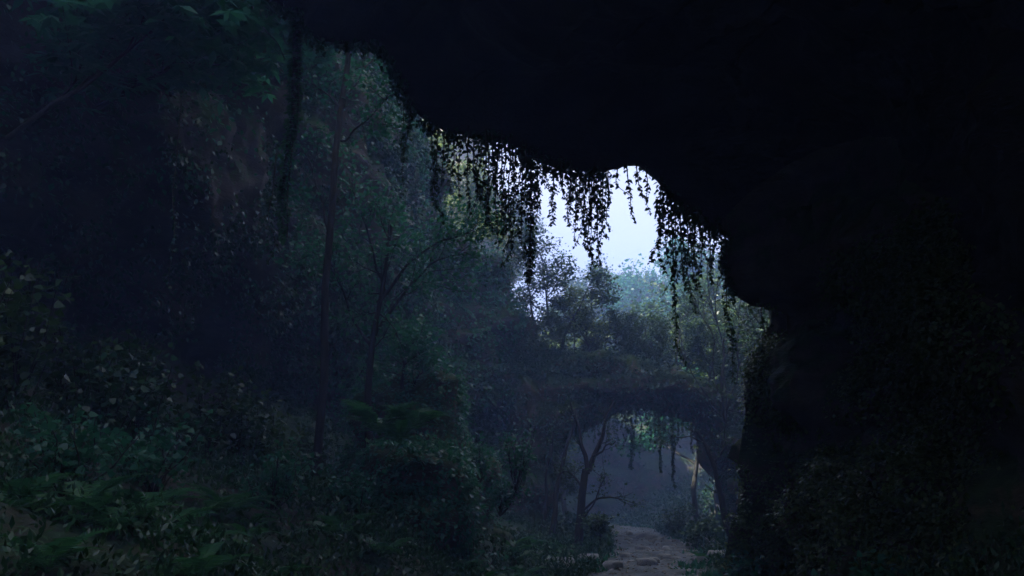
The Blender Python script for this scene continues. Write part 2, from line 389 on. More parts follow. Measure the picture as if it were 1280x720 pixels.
link('ivy', droop_leaves('ivy_right', P2, N2, 0.06 + 0.002 * P2[:, 1], T_DIAMOND, M['ivy']), kind='stuff')
WALL = INN[cut:]
def m_wall(C, n): return in_view(C) * np.clip(fbm(C, 0.5, 3) + 0.45, 0, 1) ** 1.3 * (C[..., 2] < 5.5)
P_, N_ = sample_grid(WALL, 5200, mask=m_wall)
N_ = np.where(np.sum(N_ * (P_ - CAM), 1, keepdims=True) > 0, -N_, N_)
P2, N2 = clumps(P_, N_, 11, 0.17)
link('ivy', droop_leaves('ivy_wall', P2, N2, 0.07, T_DIAMOND, M['leaf_moss']), kind='stuff')
EDGE = OUTR[cut:, 18:]
P_, N_ = sample_grid(EDGE, 500); N_ = np.tile([-0.7, -0.7, 0.1], (500, 1))
P2, N2 = clumps(P_, N_, 12, 0.16)
link('ivy', droop_leaves('ivy_edge', P2, N2, 0.07, T_DIAMOND, M['leaf_moss']), kind='stuff')
def m_arch(C, n): return np.clip(fbm(C, 0.5, 3) + 0.6, 0, 1) * (C[..., 1] < 45) * (0.35 + 1.2 * (C[..., 2] > 7.3))
P_, N_ = sample_grid(AR, 4200, mask=m_arch)
N_ = np.where(N_[:, 1:2] > 0, -N_, N_)
P2, N2 = clumps(P_, N_, 9, 0.3)
link('ivy', droop_leaves('ivy_arch', P2, N2, 0.13, T_DIAMOND, M['ivy']), kind='stuff')
P_, N_ = sample_grid(MC, 2600, mask=lambda C, n: np.clip(fbm(C, .3, 3) + .25, 0, 1)); N_ = np.where(N_[:, 1:2] > 0, -N_, N_)
P2, N2 = clumps(P_, N_, 12, 0.7)
link('ivy', droop_leaves('ivy_mound', P2, N2, 0.24, T_DIAMOND, M['leaf_lime']), kind='stuff')
P_, N_ = sample_grid(HC, 1600); N_ = np.where(N_[:, 1:2] > 0, -N_, N_)
P2, N2 = clumps(P_, N_, 9, 0.6)
link('ivy', droop_leaves('ivy_hill', P2, N2, 0.22, T_DIAMOND, M['ivy']), kind='stuff')
LIPO = OUT[(OUT[:, 1] > 13) & (OUT[:, 2] > 5.6)]; pxl = 640 + FPX * (LIPO - CAM)[:, 0] / ((LIPO - CAM) @ Fv); LIPO = LIPO[(pxl < 755) | (pxl > 832)]; k_ = rg.integers(0, len(LIPO), 600); P_ = LIPO[k_] + rg.normal(size=(600, 3)) * .05
P2, N2 = clumps(P_, np.tile([0, .3, -.6], (600, 1)), 5, 0.10)
link('ivy', droop_leaves('ivy_lip', P2, N2, 0.07, T_IVY, M['ivy'], droop=1.2), kind='stuff')
def m_far(C, n): return (C[..., 0] > -30) * (C[..., 0] < 60) * np.clip(fbm(C, 0.07, 3) + 0.1, 0, 1) * (0.3 + (n[..., 2] > 0.4))
P_, N_ = sample_grid(FC, 350, mask=m_far, flip=True)
N_ = np.where(N_[:, 1:2] > 0, -N_, N_)
P2, N2 = clumps(P_, N_, 14, 1.2)
link('ivy', droop_leaves('ivy_far', P2, N2, 0.5, T_DIAMOND, M['leaf']), kind='stuff')

# low undergrowth on the banks, leaf litter on the path
def m_bank(C, n):
    d = np.abs(C[..., 0] - xcen(C[..., 1])); 
    return in_view(C, 150) * (C[..., 1] < 60) * (C[..., 1] > 4) * (C[..., 0] > -10) * (C[..., 0] < 13) * (d > 1.5) * np.clip(fbm(C, 0.5, 3) + 0.65, 0, 1) * np.exp(-C[..., 1] / 28)
P_, N_ = sample_grid(G, 17000, mask=m_bank); N_ = np.tile([0, 0, 1.0], (len(P_), 1))
P2, N2 = clumps(P_, N_, 10, 0.2, 0.8)
D = N2 * 0.9 + rg.normal(size=P2.shape) * 0.7
link('undergrowth', leaves_mesh('undergrowth', P2, D, N2 + rg.normal(size=P2.shape) * .6, (0.055 + .0024 * P2[:, 1]) * (0.6 + 0.9 * rg.random(len(P2))), T_LONG, M['ivy']), kind='stuff')
P_, N_ = sample_grid(G, 3200, mask=lambda C, n: (C[..., 1] > 44) * (C[..., 1] < 88) * (C[..., 0] > -6) * (C[..., 0] < 24) * (np.abs(C[..., 0] - xcen(C[..., 1])) > 2.2) * np.clip(fbm(C, .3, 3) + .6, 0, 1)); N_ = np.tile([0, 0, 1.0], (len(P_), 1))
P2, N2 = clumps(P_, N_, 9, .5, .9)
link('undergrowth', leaves_mesh('undergrowth_far', P2, N2 * .8 + rg.normal(size=P2.shape) * .8, N2 + rg.normal(size=P2.shape) * .6, .2 * (.6 + .9 * rg.random(len(P2))), T_DIAMOND, M['ivy']), kind='stuff')
E_ = np.concatenate([PATHP[:, 1:6].reshape(-1, 3), PATHP[:, 27:32].reshape(-1, 3)]); kk = rg.integers(0, len(E_), 9000); P_ = E_[kk] + rg.normal(size=(9000, 3)) * [.25, .1, 0]; P_[:, 2] = gh(P_[:, 0], P_[:, 1])
P_ = P_[fbm(P_, .6, 3) > -0.1]
link('grass', leaves_mesh('grass', P_, np.tile([0, 0, 1.0], (len(P_), 1)) + rg.normal(size=P_.shape) * .5, rg.normal(size=P_.shape), .12 + .14 * rg.random(len(P_)), T_LONG, M['leaf_cool']), kind='stuff')
k = rg.integers(0, 520 * 33, 5200); Q = PATHP.reshape(-1, 3)[k] + rg.normal(size=(5200, 3)) * [0.08, 0.08, 0]
Q[:, 2] = PATHP.reshape(-1, 3)[k][:, 2] + 0.02
M['litter'] = leaf_mat('dead_leaf', [(0.09, 0.06, 0.03), (0.16, 0.11, 0.05), (0.22, 0.17, 0.09)], 0.1)
link('leaf_litter', leaves_mesh('leaf_litter', Q, rg.normal(size=Q.shape) * [1, 1, .15], np.tile([0, 0, 1.0], (len(Q), 1)) + rg.normal(size=Q.shape) * .3, 0.07 + 0.06 * rg.random(len(Q)), T_DIAMOND, M['litter']), kind='stuff')

# ------------------------------------------------------------------ hanging vines
def vine_meshes(L, dens=62, wid=0.05, leaf=0.078, seed=0, sway=0.06):
    r = np.random.default_rng(seed); n = max(6, int(L * 7))
    t = np.linspace(0, 1, n); off = smooth(r.normal(size=(n, 2)), 3) * sway * 2.2 * t[:, None]
    pts = np.c_[off, -L * t + 0.12 * (t < 1e-6)]
    rad = 0.014 * (1 - 0.6 * t)
    m = int(L * dens); s = np.sort(r.random(m) ** 0.9)
    base = np.stack([np.interp(s, t, pts[:, q]) for q in range(3)], 1)
    tap = (1 - 0.55 * s) * (0.7 + 0.6 * np.interp(s, np.linspace(0, 1, 9), r.random(9)))
    ang = r.random(m) * 2 * math.pi; dr = np.stack([np.cos(ang), np.sin(ang), -0.3 - 1.1 * r.random(m)], 1)
    P = base + dr * np.array([1, 1, 0.2]) * (wid * tap * r.random(m))[:, None]
    me_s = tubes_mesh('vine_stem', [(pts, rad)], M['stem'], 5)
    me_f = leaves_mesh('vine_leaves', P, dr, np.stack([np.cos(ang), np.sin(ang), 0.5 + 0 * ang], 1) + r.normal(size=(m, 3)) * .5, leaf * (0.4 + 1.1 * r.random(m)) * (1 - 0.3 * s), T_IVY, M['ivy'])
    return me_s, me_f
def vine(loc, L, label, group=None, **kw):
    L = max(L, .45)
    t = thing('hanging_vine', label, 'vine', loc, 0, group)
    a, b = vine_meshes(L, **kw); kid('stem', a, t); kid('foliage', b, t); return t
# lip height at a picture column, found on the roof's own edge
o2 = np.array([(x, y, d) for x, y, d in o_px])
def lip(px):
    seg = [p for p in o_px if 482 <= p[0] <= 918 and p[1] < 300]
    return np.interp(px, [p[0] for p in seg], [p[1] for p in seg]), np.interp(px, [p[0] for p in seg], [p[2] for p in seg])
sd = 100
def lipvine(px, bottom, label, group=None, back=0.0, **kw):
    global sd; sd += 1
    y, D = lip(px); top = pt(px, y - 5, D + back); bot = pt(px, bottom, D + back)
    return vine(tuple(top), top[2] - bot[2], label, group, seed=sd, **kw)
V = [ # single strands that stand out
 (663, 352, 'longest and thickest dark vine strand hanging left of the bright gap', dict(dens=270, wid=.13, leaf=.085, sway=.02)),
 (672, 270, 'short thick vine hanging close beside the longest strand', dict(dens=170, wid=.10, sway=.02)),
 (692, 279, 'single straight vine hanging alone between two leafy curtains', dict(dens=130, wid=.08, sway=.02)),
 (783, 280, 'thin vine with a bare tip hanging inside the bright rock notch', dict(dens=60)),
 (795, 256, 'short leafy vine in the middle of the bright rock notch', dict(dens=85)),
 (806, 267, 'thin curved vine nearest the right side of the bright rock notch', dict(dens=65)),
 (772, 240, 'shortest wispy vine at the left side of the bright rock notch', dict(dens=45)),
 (824, 323, 'dense vine edging the right side of the bright sky gap', dict(dens=170, wid=.11)),
 (838, 455, 'very long dark vine trailing down in front of the hazy trees', dict(dens=80, wid=.06, sway=.03)),
 (857, 392, 'vine with a hooked tip trailing below the right curtain', dict(dens=85, wid=.07)),
 (906, 478, 'long leafy vine beside the rock nose in front of thin tree', dict(dens=100, wid=.09, sway=.03)),
 (548, 280, 'vine hanging at the far left end in front of sunlit foliage', dict(dens=85, wid=.07)),
 (637, 332, 'ragged vine reaching down past the sunlit cliff lip', dict(dens=90, wid=.07)),
 (653, 348, 'loose wavy vine just left of the longest strand', dict(dens=80, wid=.08)),
 (513, 205, 'vine clinging to the roof corner in front of dark trees', dict(dens=110, wid=.09)),
]
for px, b, lab, kw in V: lipvine(px, b, lab, 'vines hanging from the cave lip', **kw)
Ga = [(540, 236), (556, 252), (561, 232), (567, 243), (575, 249), (581, 230), (586, 276), (592, 262), (599, 240)]
for px, b in Ga: lipvine(px, b, 'leafy vine in the sparse fringe before the sunlit yellow-green foliage', 'vines before the sunlit foliage', dens=56, wid=.045, back=rnd.uniform(-.3, .5))
Gb = [(604, 262), (607, 250), (611, 282), (615, 292), (619, 300), (623, 285), (627, 306), (632, 292), (641, 312), (645, 300), (649, 290), (657, 265), (680, 245), (686, 240)]
for px, b in Gb: lipvine(px, b, 'dark vine in the dense curtain left of the longest strand', 'vines in the left curtain', dens=66, wid=.05, back=rnd.uniform(-.4, .6))
Gc = [(701, 248), (706, 262), (709, 240), (713, 276), (716, 290), (719, 302), (722, 272), (725, 312), (728, 296), (732, 322), (736, 348), (739, 335), (743, 332), (746, 312), (750, 328), (753, 300), (757, 287), (760, 262)]
for px, b in Gc: lipvine(px, b, 'leafy vine in the middle curtain just left of the bright rock notch', 'vines in the middle curtain', dens=66, wid=.055, back=rnd.uniform(-.4, .6))
Gd = [(828, 345), (832, 370), (842, 385), (846, 350), (849, 372), (853, 360), (861, 372), (865, 340), (868, 362), (872, 330), (877, 348), (881, 330), (885, 358), (889, 342), (893, 325), (897, 350)]
for px, b in Gd: lipvine(px, b, 'vine in the wide curtain between the sky gap and the rock nose', 'vines in the right curtain', dens=66, wid=.055, back=rnd.uniform(-.3, .6))
# ivy-wrapped column hanging at the upper left
p0 = pt(371, 30, 14.3); p1 = pt(353, 300, 14.3)
t = thing('ivy_column', 'thick ivy-wrapped root hanging like a column from the roof edge', 'vine', tuple(p0))
cp = wander((0, 0, 0.2), p1 - p0, 16, 0.06, 3); kid('root', tubes_mesh('root', [(cp, np.linspace(0.06, 0.02, 16)), (cp + [0.07, 0.03, 0], np.linspace(0.03, 0.012, 16))], M['stem'], 7), t)
m = 1900; s = rg.random(m) ** 1.15; b = np.stack([np.interp(s, np.linspace(0, 1, 16), cp[:, q]) for q in range(3)], 1)
dr = rg.normal(size=(m, 3)) * [1, 1, .4] + [0, 0, -.5]
kid('foliage', leaves_mesh('ivy_column', b + unit(dr) * [1, 1, .5] * (0.02 + 0.15 * rg.random(m) * (1 - .55 * s) * (.5 + .5 * np.sin(s * 23) ** 2))[:, None], dr, dr + [0, 0, 1.2], 0.07 * (.5 + .9 * rg.random(m)), T_IVY, M['fern']), t)
for i, (px, y0, y1, D, lab) in enumerate([(228, 120, 360, 13, 'faint thin vine dangling before the dark cliff below leafy crowns'), (345, 200, 330, 14, 'thin side strand hanging beside the ivy column'), (952, 384, 470, 18.5, 'vine hanging from underside of the rock nose'),
                                       (545, 350, 470, 34, 'long ivy strand clinging to the hazy cliff corner'), (505, 110, 250, 19, 'leafy vine hanging under the roof corner beside tall trunk')]):
    a = pt(px, y0, D); b = pt(px, y1, D)
    vine(tuple(a), a[2] - b[2], lab, None, dens=70, wid=.07, seed=300 + i, leaf=.06 if D < 25 else .12)
# arch fringe
for i, (px, b) in enumerate([(702, 575), (712, 560), (718, 548), (725, 566), (733, 546), (741, 553), (748, 560), (753, 542), (759, 562), (766, 548), (771, 556), (777, 545), (782, 560), (788, 586), (795, 548), (800, 562), (806, 545),
                               (812, 556), (817, 548), (823, 590), (829, 552), (839, 610), (846, 560), (853, 548), (862, 566), (870, 556)]):
    top = pt(px, np.interp(px, ax, ab) - 8, 42.3); bot = pt(px, b, 42.3)
    lab = {788: 'thickest of the vines hanging under the distant arch', 823: 'straight thin vine hanging long under the middle of the arch', 839: 'longest vine under the distant arch, trailing toward the path'}.get(px, 'short thin vine in the fringe under the distant rock arch')
    vine(tuple(top), top[2] - bot[2], lab, 'vines fringing the rock arch', dens=38 if px not in (788, 823, 839) else 110, wid=.06 if px != 788 else .15, leaf=.13, seed=500 + i, sway=.05)

# ------------------------------------------------------------------ trees
def grow(r, start, d, L, rad, depth, maxd, tubes, tips, trop=0.25, kids=(3, 5), ang=0.8, first=0.35, shrink=0.6):
    n = 7 if depth < 2 else 5; pts = [np.array(start, float)]; d = np.array(d, float)
    for k in range(n - 1):
        d = unit(d + r.normal(size=3) * 0.16 + np.array([0, 0, trop * 0.18])); pts.append(pts[-1] + d * L / (n - 1))
    pts = np.array(pts); rads = rad * (1 - 0.6 * np.linspace(0, 1, n)); tubes.append((pts, rads))
    if depth >= maxd:
        tips.append(pts); return
    for q in range(r.integers(kids[0], kids[1] + 1)):
        s = first + (1 - first) * (q + r.random()) / kids[1]; s = min(s, 1)
        p = np.array([np.interp(s, np.linspace(0, 1, n), pts[:, c]) for c in range(3)])
        i = min(int(s * (n - 1)), n - 2); dd = unit(pts[i + 1] - pts[i])
        side = unit(np.cross(dd, r.normal(size=3))); nd = unit(dd * math.cos(ang) + side * math.sin(ang) + np.array([0, 0, 0.15]))
        grow(r, p, nd, L * shrink * (0.75 + .5 * r.random()) * (1.15 - 0.4 * s), rad * 0.55 * (1 - 0.4 * s), depth + 1, maxd, tubes, tips, trop, kids, ang, 0.25, shrink)
    tips.append(pts[-3:])
def leaves_on_tips(name, r, tips, per, spread, size, tpl, material, cluster=1):
    A = []; 
    for pts in tips:
        k = r.random(per) * (len(pts) - 1); i = np.minimum(k.astype(int), len(pts) - 2); f = (k - i)[:, None]
        A.append(pts[i] * (1 - f) + pts[i + 1] * f)
    P = np.concatenate(A); P = P + r.normal(size=P.shape) * spread * [1, 1, .6]
    n = len(P)
    if cluster > 1:
        P = np.repeat(P, cluster, 0); a = np.tile(np.arange(cluster) / cluster * 2 * math.pi, n) + np.repeat(r.random(n) * 6.28, cluster)
        D = np.stack([np.cos(a), np.sin(a), -0.25 + 0 * a], 1) + np.repeat(r.normal(size=(n, 3)) * .3, cluster, 0)
        Nn = np.tile([0, 0, 1.0], (len(P), 1)) + r.normal(size=P.shape) * .25
    else:
        D = r.normal(size=P.shape) * [1, 1, .5] + [0, 0, -.3]; Nn = r.normal(size=P.shape) * .6 + [0, 0, 1]
    return leaves_mesh(name, P, D, Nn, size * (0.6 + .8 * r.random(len(P))), tpl, material)
def tree_proto(seed, H, rad, maxd=3, per=10, spread=.18, leaf=.12, tpl=T_DIAMOND, lm='leaf', bm='bark', kids=(3, 5), ang=.85, first=.4, cluster=1, d=(0, 0, 1), shrink=.55, trop=.25, label='', cat='tree', group=None, name='tree'):
    r = np.random.default_rng(seed); tubes, tips = [], []
    grow(r, (0, 0, -.3), d, H, rad, 0, maxd, tubes, tips, kids=kids, ang=ang, first=first, shrink=shrink, trop=trop)
    t = thing(name, label, cat, group=group)
    kid('trunk', tubes_mesh('trunk', tubes, M[bm]), t)
    kid('crown', leaves_on_tips('crown', r, tips, per, spread, leaf, tpl, M[lm], cluster), t)
    return t

def top_z(P, x, y):
    Q = P.reshape(-1, 3); d = (Q[:, 0] - x) ** 2 + (Q[:, 1] - y) ** 2; k = np.where(d < 1.2)[0]
    return Q[k, 2].max() if len(k) else 10
# far valley trees in the haze
protos = [tree_proto(20 + i, 10, .2, 3, 55, .45, .27, lm=('leaf', 'leaf_lime', 'leaf_cool', 'leaf')[i], kids=(4, 6), first=.3, label='hazy leafy tree standing in the misty valley behind the arch', group='trees in the misty valley') for i in range(4)]
spots = []
rr = random.Random(4)
manual = [(690, 50, 10), (712, 57, 14), (872, 52, 12), (893, 57, 15), (905, 52, 14), (930, 48, 13), (660, 60, 12), (735, 90, 13), (765, 92, 14), (800, 91, 13), (835, 93, 14), (865, 91, 15), (895, 90, 12), (820, 96, 9), (750, 97, 11), (785, 98, 11), (700, 92, 9), (905, 70, 16), (690, 68, 14), (812, 90, 12), (742, 93, 13), (780, 89, 12), (850, 92, 13), (722, 90, 13), (675, 74, 12), (640, 72, 10), (880, 84, 17), (720, 84, 12)]
for px, D, h in manual:
    q = pt(px, 500, D); spots.append((q[0], D, h))
for i in range(20): spots.append((rr.choice([rr.uniform(-30, -4), rr.uniform(20, 55)]), rr.uniform(62, 104), rr.uniform(12, 18)))
for i, (x, y, h) in enumerate(spots):
    p = protos[i % 4]; gz = float(gh(x, y))
    if y > 76 and -14 < x < 24: gz = max(gz, top_z(HC, x, y))
    loc = (x, y, gz - .1); s = h / 13.5
    if i < 4: p.location = loc; p.scale = (s,) * 3; p.rotation_euler.z = rr.uniform(0, 6)
    else: dup(p, loc, rr.uniform(0, 6.28), s)

# trees rooted on the arch and cliff tops
def top_z(P, x, y):
    Q = P.reshape(-1, 3); d = (Q[:, 0] - x) ** 2 + (Q[:, 1] - y) ** 2; k = np.where(d < 1.2)[0]
    return Q[k, 2].max() if len(k) else 10
pA = tree_proto(41, 3.4, .07, 3, 26, .22, .14, kids=(3, 5), first=.15, ang=1.0, label='dark bushy tree rooted on the left end of the rock arch')
x, y = pt(688, 430, 43)[0], 43; pA.location = (x, y, top_z(AR, x, y) - .1)
labs = {0: 'small tree with pale bright leaves on crest of the arch', 1: 'low dark shrub-like tree in the middle of the arch top', 2: 'round dark tree near the right end of the arch'}
pB = tree_proto(42, 3.0, .06, 3, 22, .2, .13, lm='leaf_lime', kids=(3, 5), first=.2, ang=1.0, label=labs[0])
x = pt(726, 430, 44)[0]; pB.location = (x, 44, top_z(AR, x, 44) - .1)
for i, (px, s) in enumerate([(667, .8), (703, .95), (718, .6), (738, .75), (770, .5), (788, .6), (805, .45), (822, .6), (862, .7), (880, .8), (893, .6)]):
    x = pt(px, 430, 42.6)[0]; dup(pA, (x, 42.2 + (i % 3) * .8, top_z(AR, x, 43) - .4), i * 1.7, (s * 1.15, s * 1.15, s), 'dark bushy sapling in the thicket along the arch top', 'thicket on the arch top')
for i, (px, s) in enumerate([(755, .55), (842, .9)]):
    x = pt(px, 430, 43.5)[0]; dup(pA, (x, 43.5, top_z(AR, x, 43.5) - .1), 1 + i * 2, s, labs[i + 1])
# unseen canopy trees added on the left cliff top to block skylight, and sunlit trees beyond
pShade = tree_proto(51, 7.5, .2, 3, 26, .3, .24, kids=(4, 6), first=.2, lm='leaf', d=(.75, -.1, .6), trop=.1, label='unseen canopy tree added on the cliff top to shade the gorge', group='unseen trees shading the gorge')
pShade.location = (-13, 30, 26)
for (x, y, z, a, q) in [(-12, 35, 26, .5, .9)]:
    dup(pShade, (x, y, z), a, q)
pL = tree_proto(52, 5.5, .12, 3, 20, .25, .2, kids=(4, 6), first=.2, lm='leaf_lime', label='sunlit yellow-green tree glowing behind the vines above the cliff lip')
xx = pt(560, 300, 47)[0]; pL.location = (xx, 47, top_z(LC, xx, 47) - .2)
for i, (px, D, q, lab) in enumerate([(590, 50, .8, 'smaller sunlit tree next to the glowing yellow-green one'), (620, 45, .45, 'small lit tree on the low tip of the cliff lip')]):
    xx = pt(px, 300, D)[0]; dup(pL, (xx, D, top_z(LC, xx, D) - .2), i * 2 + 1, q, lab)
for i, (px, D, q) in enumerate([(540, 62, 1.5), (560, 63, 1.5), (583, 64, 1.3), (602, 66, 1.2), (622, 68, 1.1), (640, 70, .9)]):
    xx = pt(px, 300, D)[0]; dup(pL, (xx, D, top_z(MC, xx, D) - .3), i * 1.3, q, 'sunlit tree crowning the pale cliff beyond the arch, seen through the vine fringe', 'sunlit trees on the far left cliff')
# thin many-stemmed tree, right end of the arch
b0 = pt(906, 500, 38)
r = np.random.default_rng(9); tubes = []; tips = []
t = thing('multi_stemmed_tree', 'slender tree with bare fanning stems beside the rock wall', 'tree', tuple(b0))
for px, py, e in [(868, 372, .05), (884, 325, .055), (898, 345, .05), (852, 430, .035), (935, 360, .04), (918, 330, .04)]:
    e_ = pt(px, py, 38 + r.uniform(-1, 1)) - b0; w = wander((0, 0, -1), e_, 12, .35, int(px)); tubes.append((w, np.linspace(e, .015, 12)))
    for q in range(6):
        k = r.integers(4, 11); dd = unit(unit(e_) + r.normal(size=3) * .6); tb, tp2 = [], []
        grow(r, w[k], dd, 1.3, .02, 2, 3, tubes, tips, kids=(2, 3))
kid('trunk', tubes_mesh('trunk', tubes, M['bark'], 5), t)
kid('crown', leaves_on_tips('crown', r, tips, 5, .14, .11, T_DIAMOND, M['leaf_lime']), t)
# right edge of view: leafy trees below the right cliff
pR = tree_proto(45, 6.5, .12, 3, 14, .22, .13, kids=(3, 5), label='leafy tree in shade between the mossy wall and the arch')
pR.location = (9.2, 30, float(gh(9.2, 30)))
dup(pR, (10.6, 36, float(gh(10.6, 36))), 2, 1.2, 'taller shaded tree at the foot of the right cliff near the arch')

# lower opening: forked tree in silhouette by the path
def poly_tree(name, label, base, paths, leaves, lm='leaf', leaf=.1, per=9, spread=.14, twig=.7, sides=7, ntw=5, bm='bark', seed=1):
    """paths: list of ([(px,py,D)...], r0, r1, n_twigs)"""
    r = np.random.default_rng(seed); b0 = pt(*base); t = thing(name, label, 'tree', tuple(b0)); tubes = []; tips = []
    for ps, r0, r1, nt2 in paths:
        c = np.array([pt(*p) for p in ps]) - b0; c = interp_curve(c, 14); c = c + smooth(r.normal(size=c.shape), 2) * .05; 
        tubes.append((c, np.linspace(r0, r1, 14)))
        for q in range(nt2):
            k = r.integers(5, 14); dd = unit(unit(c[min(k, 13)] - c[k - 3]) + r.normal(size=3) * .8)
            grow(r, c[k], dd, twig * (0.6 + .8 * r.random()), max(.012, r1 * .5), 2, 3, tubes, tips, kids=(2, 4))
    kid('trunk', tubes_mesh('trunk', tubes, M[bm], sides), t)
    if tips: kid('crown', leaves_on_tips('crown', r, tips, per, spread, leaf, T_DIAMOND, M[lm]), t)
    return t
poly_tree('forked_tree', 'forked dark tree standing at the left side of the path', (721, 700, 32),
    [([(719, 712, 32), (722, 680, 32), (724, 650, 32), (729, 615, 32), (735, 588, 32)], .17, .12, 0),
     ([(735, 592, 32), (733, 570, 32), (727, 550, 32), (722, 530, 32), (712, 505, 32)], .09, .03, 4),
     ([(735, 590, 32), (743, 568, 32), (752, 548, 32), (758, 520, 32), (768, 500, 32)], .10, .04, 3),
     ([(742, 572, 32), (755, 562, 31.5), (768, 552, 31.2)], .05, .02, 2),
     ([(726, 640, 32), (738, 630, 31.8), (752, 622, 31.5), (772, 622, 31), (790, 626, 30.8)], .045, .015, 6),
     ([(724, 655, 32), (734, 645, 31.8), (744, 625, 31.5), (754, 600, 31.3)], .04, .015, 5),
     ([(729, 615, 32), (720, 600, 32.2), (708, 590, 32.5), (698, 592, 32.5)], .05, .02, 6)], None, leaf=.10, per=6, spread=.1, twig=.6, seed=3)
poly_tree('leaning_tree', 'thin leaning trunk in mist just left of the forked tree', (690, 668, 36),
    [([(688, 680, 36), (694, 640, 36), (698, 600, 36), (708, 560, 36), (722, 525, 36)], .12, .06, 3), ([(698, 600, 36), (690, 570, 36), (692, 540, 36)], .06, .03, 3)], None, leaf=.11, per=6, seed=5)
poly_tree('slim_tree', 'slimmest straight trunk behind leaning tree left of the path', (678, 660, 38),
    [([(677, 670, 38), (683, 630, 38), (684, 590, 38), (690, 550, 38)], .08, .04, 3)], None, leaf=.11, per=5, seed=6)
poly_tree('leaning_tree', 'dark trunk leaning left at the right foot of the arch', (912, 655, 31),
    [([(913, 668, 31), (905, 640, 31), (899, 610, 31), (893, 580, 31), (884, 556, 31), (872, 540, 31)], .13, .05, 2), ([(893, 580, 31), (905, 560, 31), (908, 530, 31)], .05, .02, 2), ([(884, 556, 31), (862, 545, 30.8), (838, 548, 30.5)], .03, .01, 3)], None, leaf=.1, per=5, seed=7)
# left: tall trunk and leafy trees in front of the cliff
poly_tree('tall_tree', 'tall straight pale trunk rising to the roof corner', (398, 640, 20),
    [([(396, 660, 20), (399, 560, 20), (404, 470, 20), (403, 380, 20), (415, 280, 20), (421, 180, 20), (434, 90, 20), (440, 20, 20), (446, -60, 20)], .105, .06, 3),
     ([(430, 130, 20), (450, 90, 20), (478, 60, 20.5)], .03, .012, 4), ([(425, 180, 20), (460, 150, 19), (495, 110, 18.5)], .03, .012, 8), ([(414, 300, 20), (395, 230, 20), (382, 190, 20)], .03, .012, 5), ([(440, 20, 20), (400, -30, 20), (350, -50, 20)], .04, .02, 3)],
    None, lm='leaf_cool', leaf=.12, per=20, spread=.22, bm='bark', twig=.9, seed=8)
poly_tree('bushy_tree', 'bushy dark tree reaching leafy branches toward the bright gap', (462, 560, 22),
    [([(462, 580, 22), (460, 500, 22), (468, 420, 22), (480, 350, 22), (490, 280, 22)], .11, .04, 12),
     ([(468, 420, 22), (500, 370, 22), (540, 330, 22), (585, 318, 22)], .05, .012, 12), ([(475, 380, 22), (510, 330, 22), (550, 300, 22), (592, 290, 22)], .05, .012, 10),
     ([(465, 440, 22), (435, 380, 22), (410, 330, 22), (400, 300, 22)], .04, .012, 8), ([(480, 350, 22), (460, 290, 22), (448, 250, 22)], .04, .012, 6)],
    None, lm='leaf_cool', leaf=.125, per=20, spread=.22, twig=1.1, seed=10)
poly_tree('bushy_tree', 'leafy shrub-like tree spilling over a cliff ledge above ferns', (500, 560, 24),
    [([(500, 580, 24), (500, 520, 24), (505, 460, 24), (512, 420, 24)], .07, .03, 12), ([(500, 520, 24), (525, 470, 24), (540, 450, 24)], .04, .012, 8)], None, lm='leaf_cool', leaf=.12, per=22, spread=.24, twig=.9, seed=12)
# upper left canopy
ul = dict(maxd=3, per=4, spread=.32, leaf=.24, tpl=T_LONG, lm='leaf_cool', cluster=6, kids=(4, 6), first=.25, ang=.95, shrink=.6)
for i, (py, D, H, lab) in enumerate([
    (150, 13.0, 3.0, 'broad-leaved tree leaning out from the left cliff at the frame edge'),
    (120, 15.0, 3.2, 'tree with pale star-shaped leaf clusters at upper left'),
    (150, 17.5, 3.0, 'tree with drooping star-shaped leaves beneath the yellowish fern'),
    (110, 20.0, 3.0, 'dim star-leaved tree on the cliff face left of the ivy column')]):
    z = pt(100, py, D)[2]; xcl = np.interp(D, [8, 14, 20, 28], [-7.6, -7.0, -6.2, -4.9])
    tr = tree_proto(90 + i, H, .045, label=lab, name='broadleaf_tree', d=(.7, -.35, .45), **ul); tr.location = (xcl - .6, D, z)
# bare branch by the column
poly_tree('bare_branch', 'thin bare curved branch hanging beside the ivy column', (306, -20, 14),
    [([(300, -30, 14), (318, 12, 14), (330, 30, 14), (340, 52, 14), (357, 74, 14.1)], .022, .008, 0), ([(318, 12, 14), (326, 18, 14), (334, 34, 14)], .012, .005, 0)], None)

def outcrop(seed, c, rad, label):
    u = np.linspace(0, math.pi, 60); v = np.linspace(0, 2 * math.pi, 91); A, B = np.meshgrid(u, v, indexing='ij')
    e = lambda q: np.sign(q) * np.abs(q) ** .85
    P = np.stack([e(np.sin(A)) * e(np.cos(B)), e(np.sin(A)) * e(np.sin(B)), e(np.cos(A))], -1) * rad + np.array(c)
    nn = unit((P - c) / np.array(rad) ** 2); q = P + seed * 13.1
    P = P + nn * (fbm(q, .6, 5) * .6 + np.tanh(4 * vnoise(q * [.2, .2, 1.6])) * .16)[..., None]
    P[:, -1] = P[:, 0]
    o = link('rock_outcrop', grid_mesh('rock_outcrop', P, M['rock_moss'], flip=True), label=label, category='rock'); return P
c1 = pt(503, 600, 19.6); O1 = outcrop(1, (c1[0], 19.6, 0.6), (1.35, 1.6, 2.3), 'mossy rock outcrop carrying the ledge ferns')
c2 = pt(515, 500, 25); O2 = outcrop(2, (c2[0], 25, 1.5), (1.5, 2.0, 3.6), 'taller rock outcrop at the cliff corner behind the ledge ferns')
c3 = pt(585, 640, 27); O3 = outcrop(3, (c3[0], 27, 0.3), (1.1, 1.6, 2.4), 'layered brownish rock block at the foot of the cliff corner')
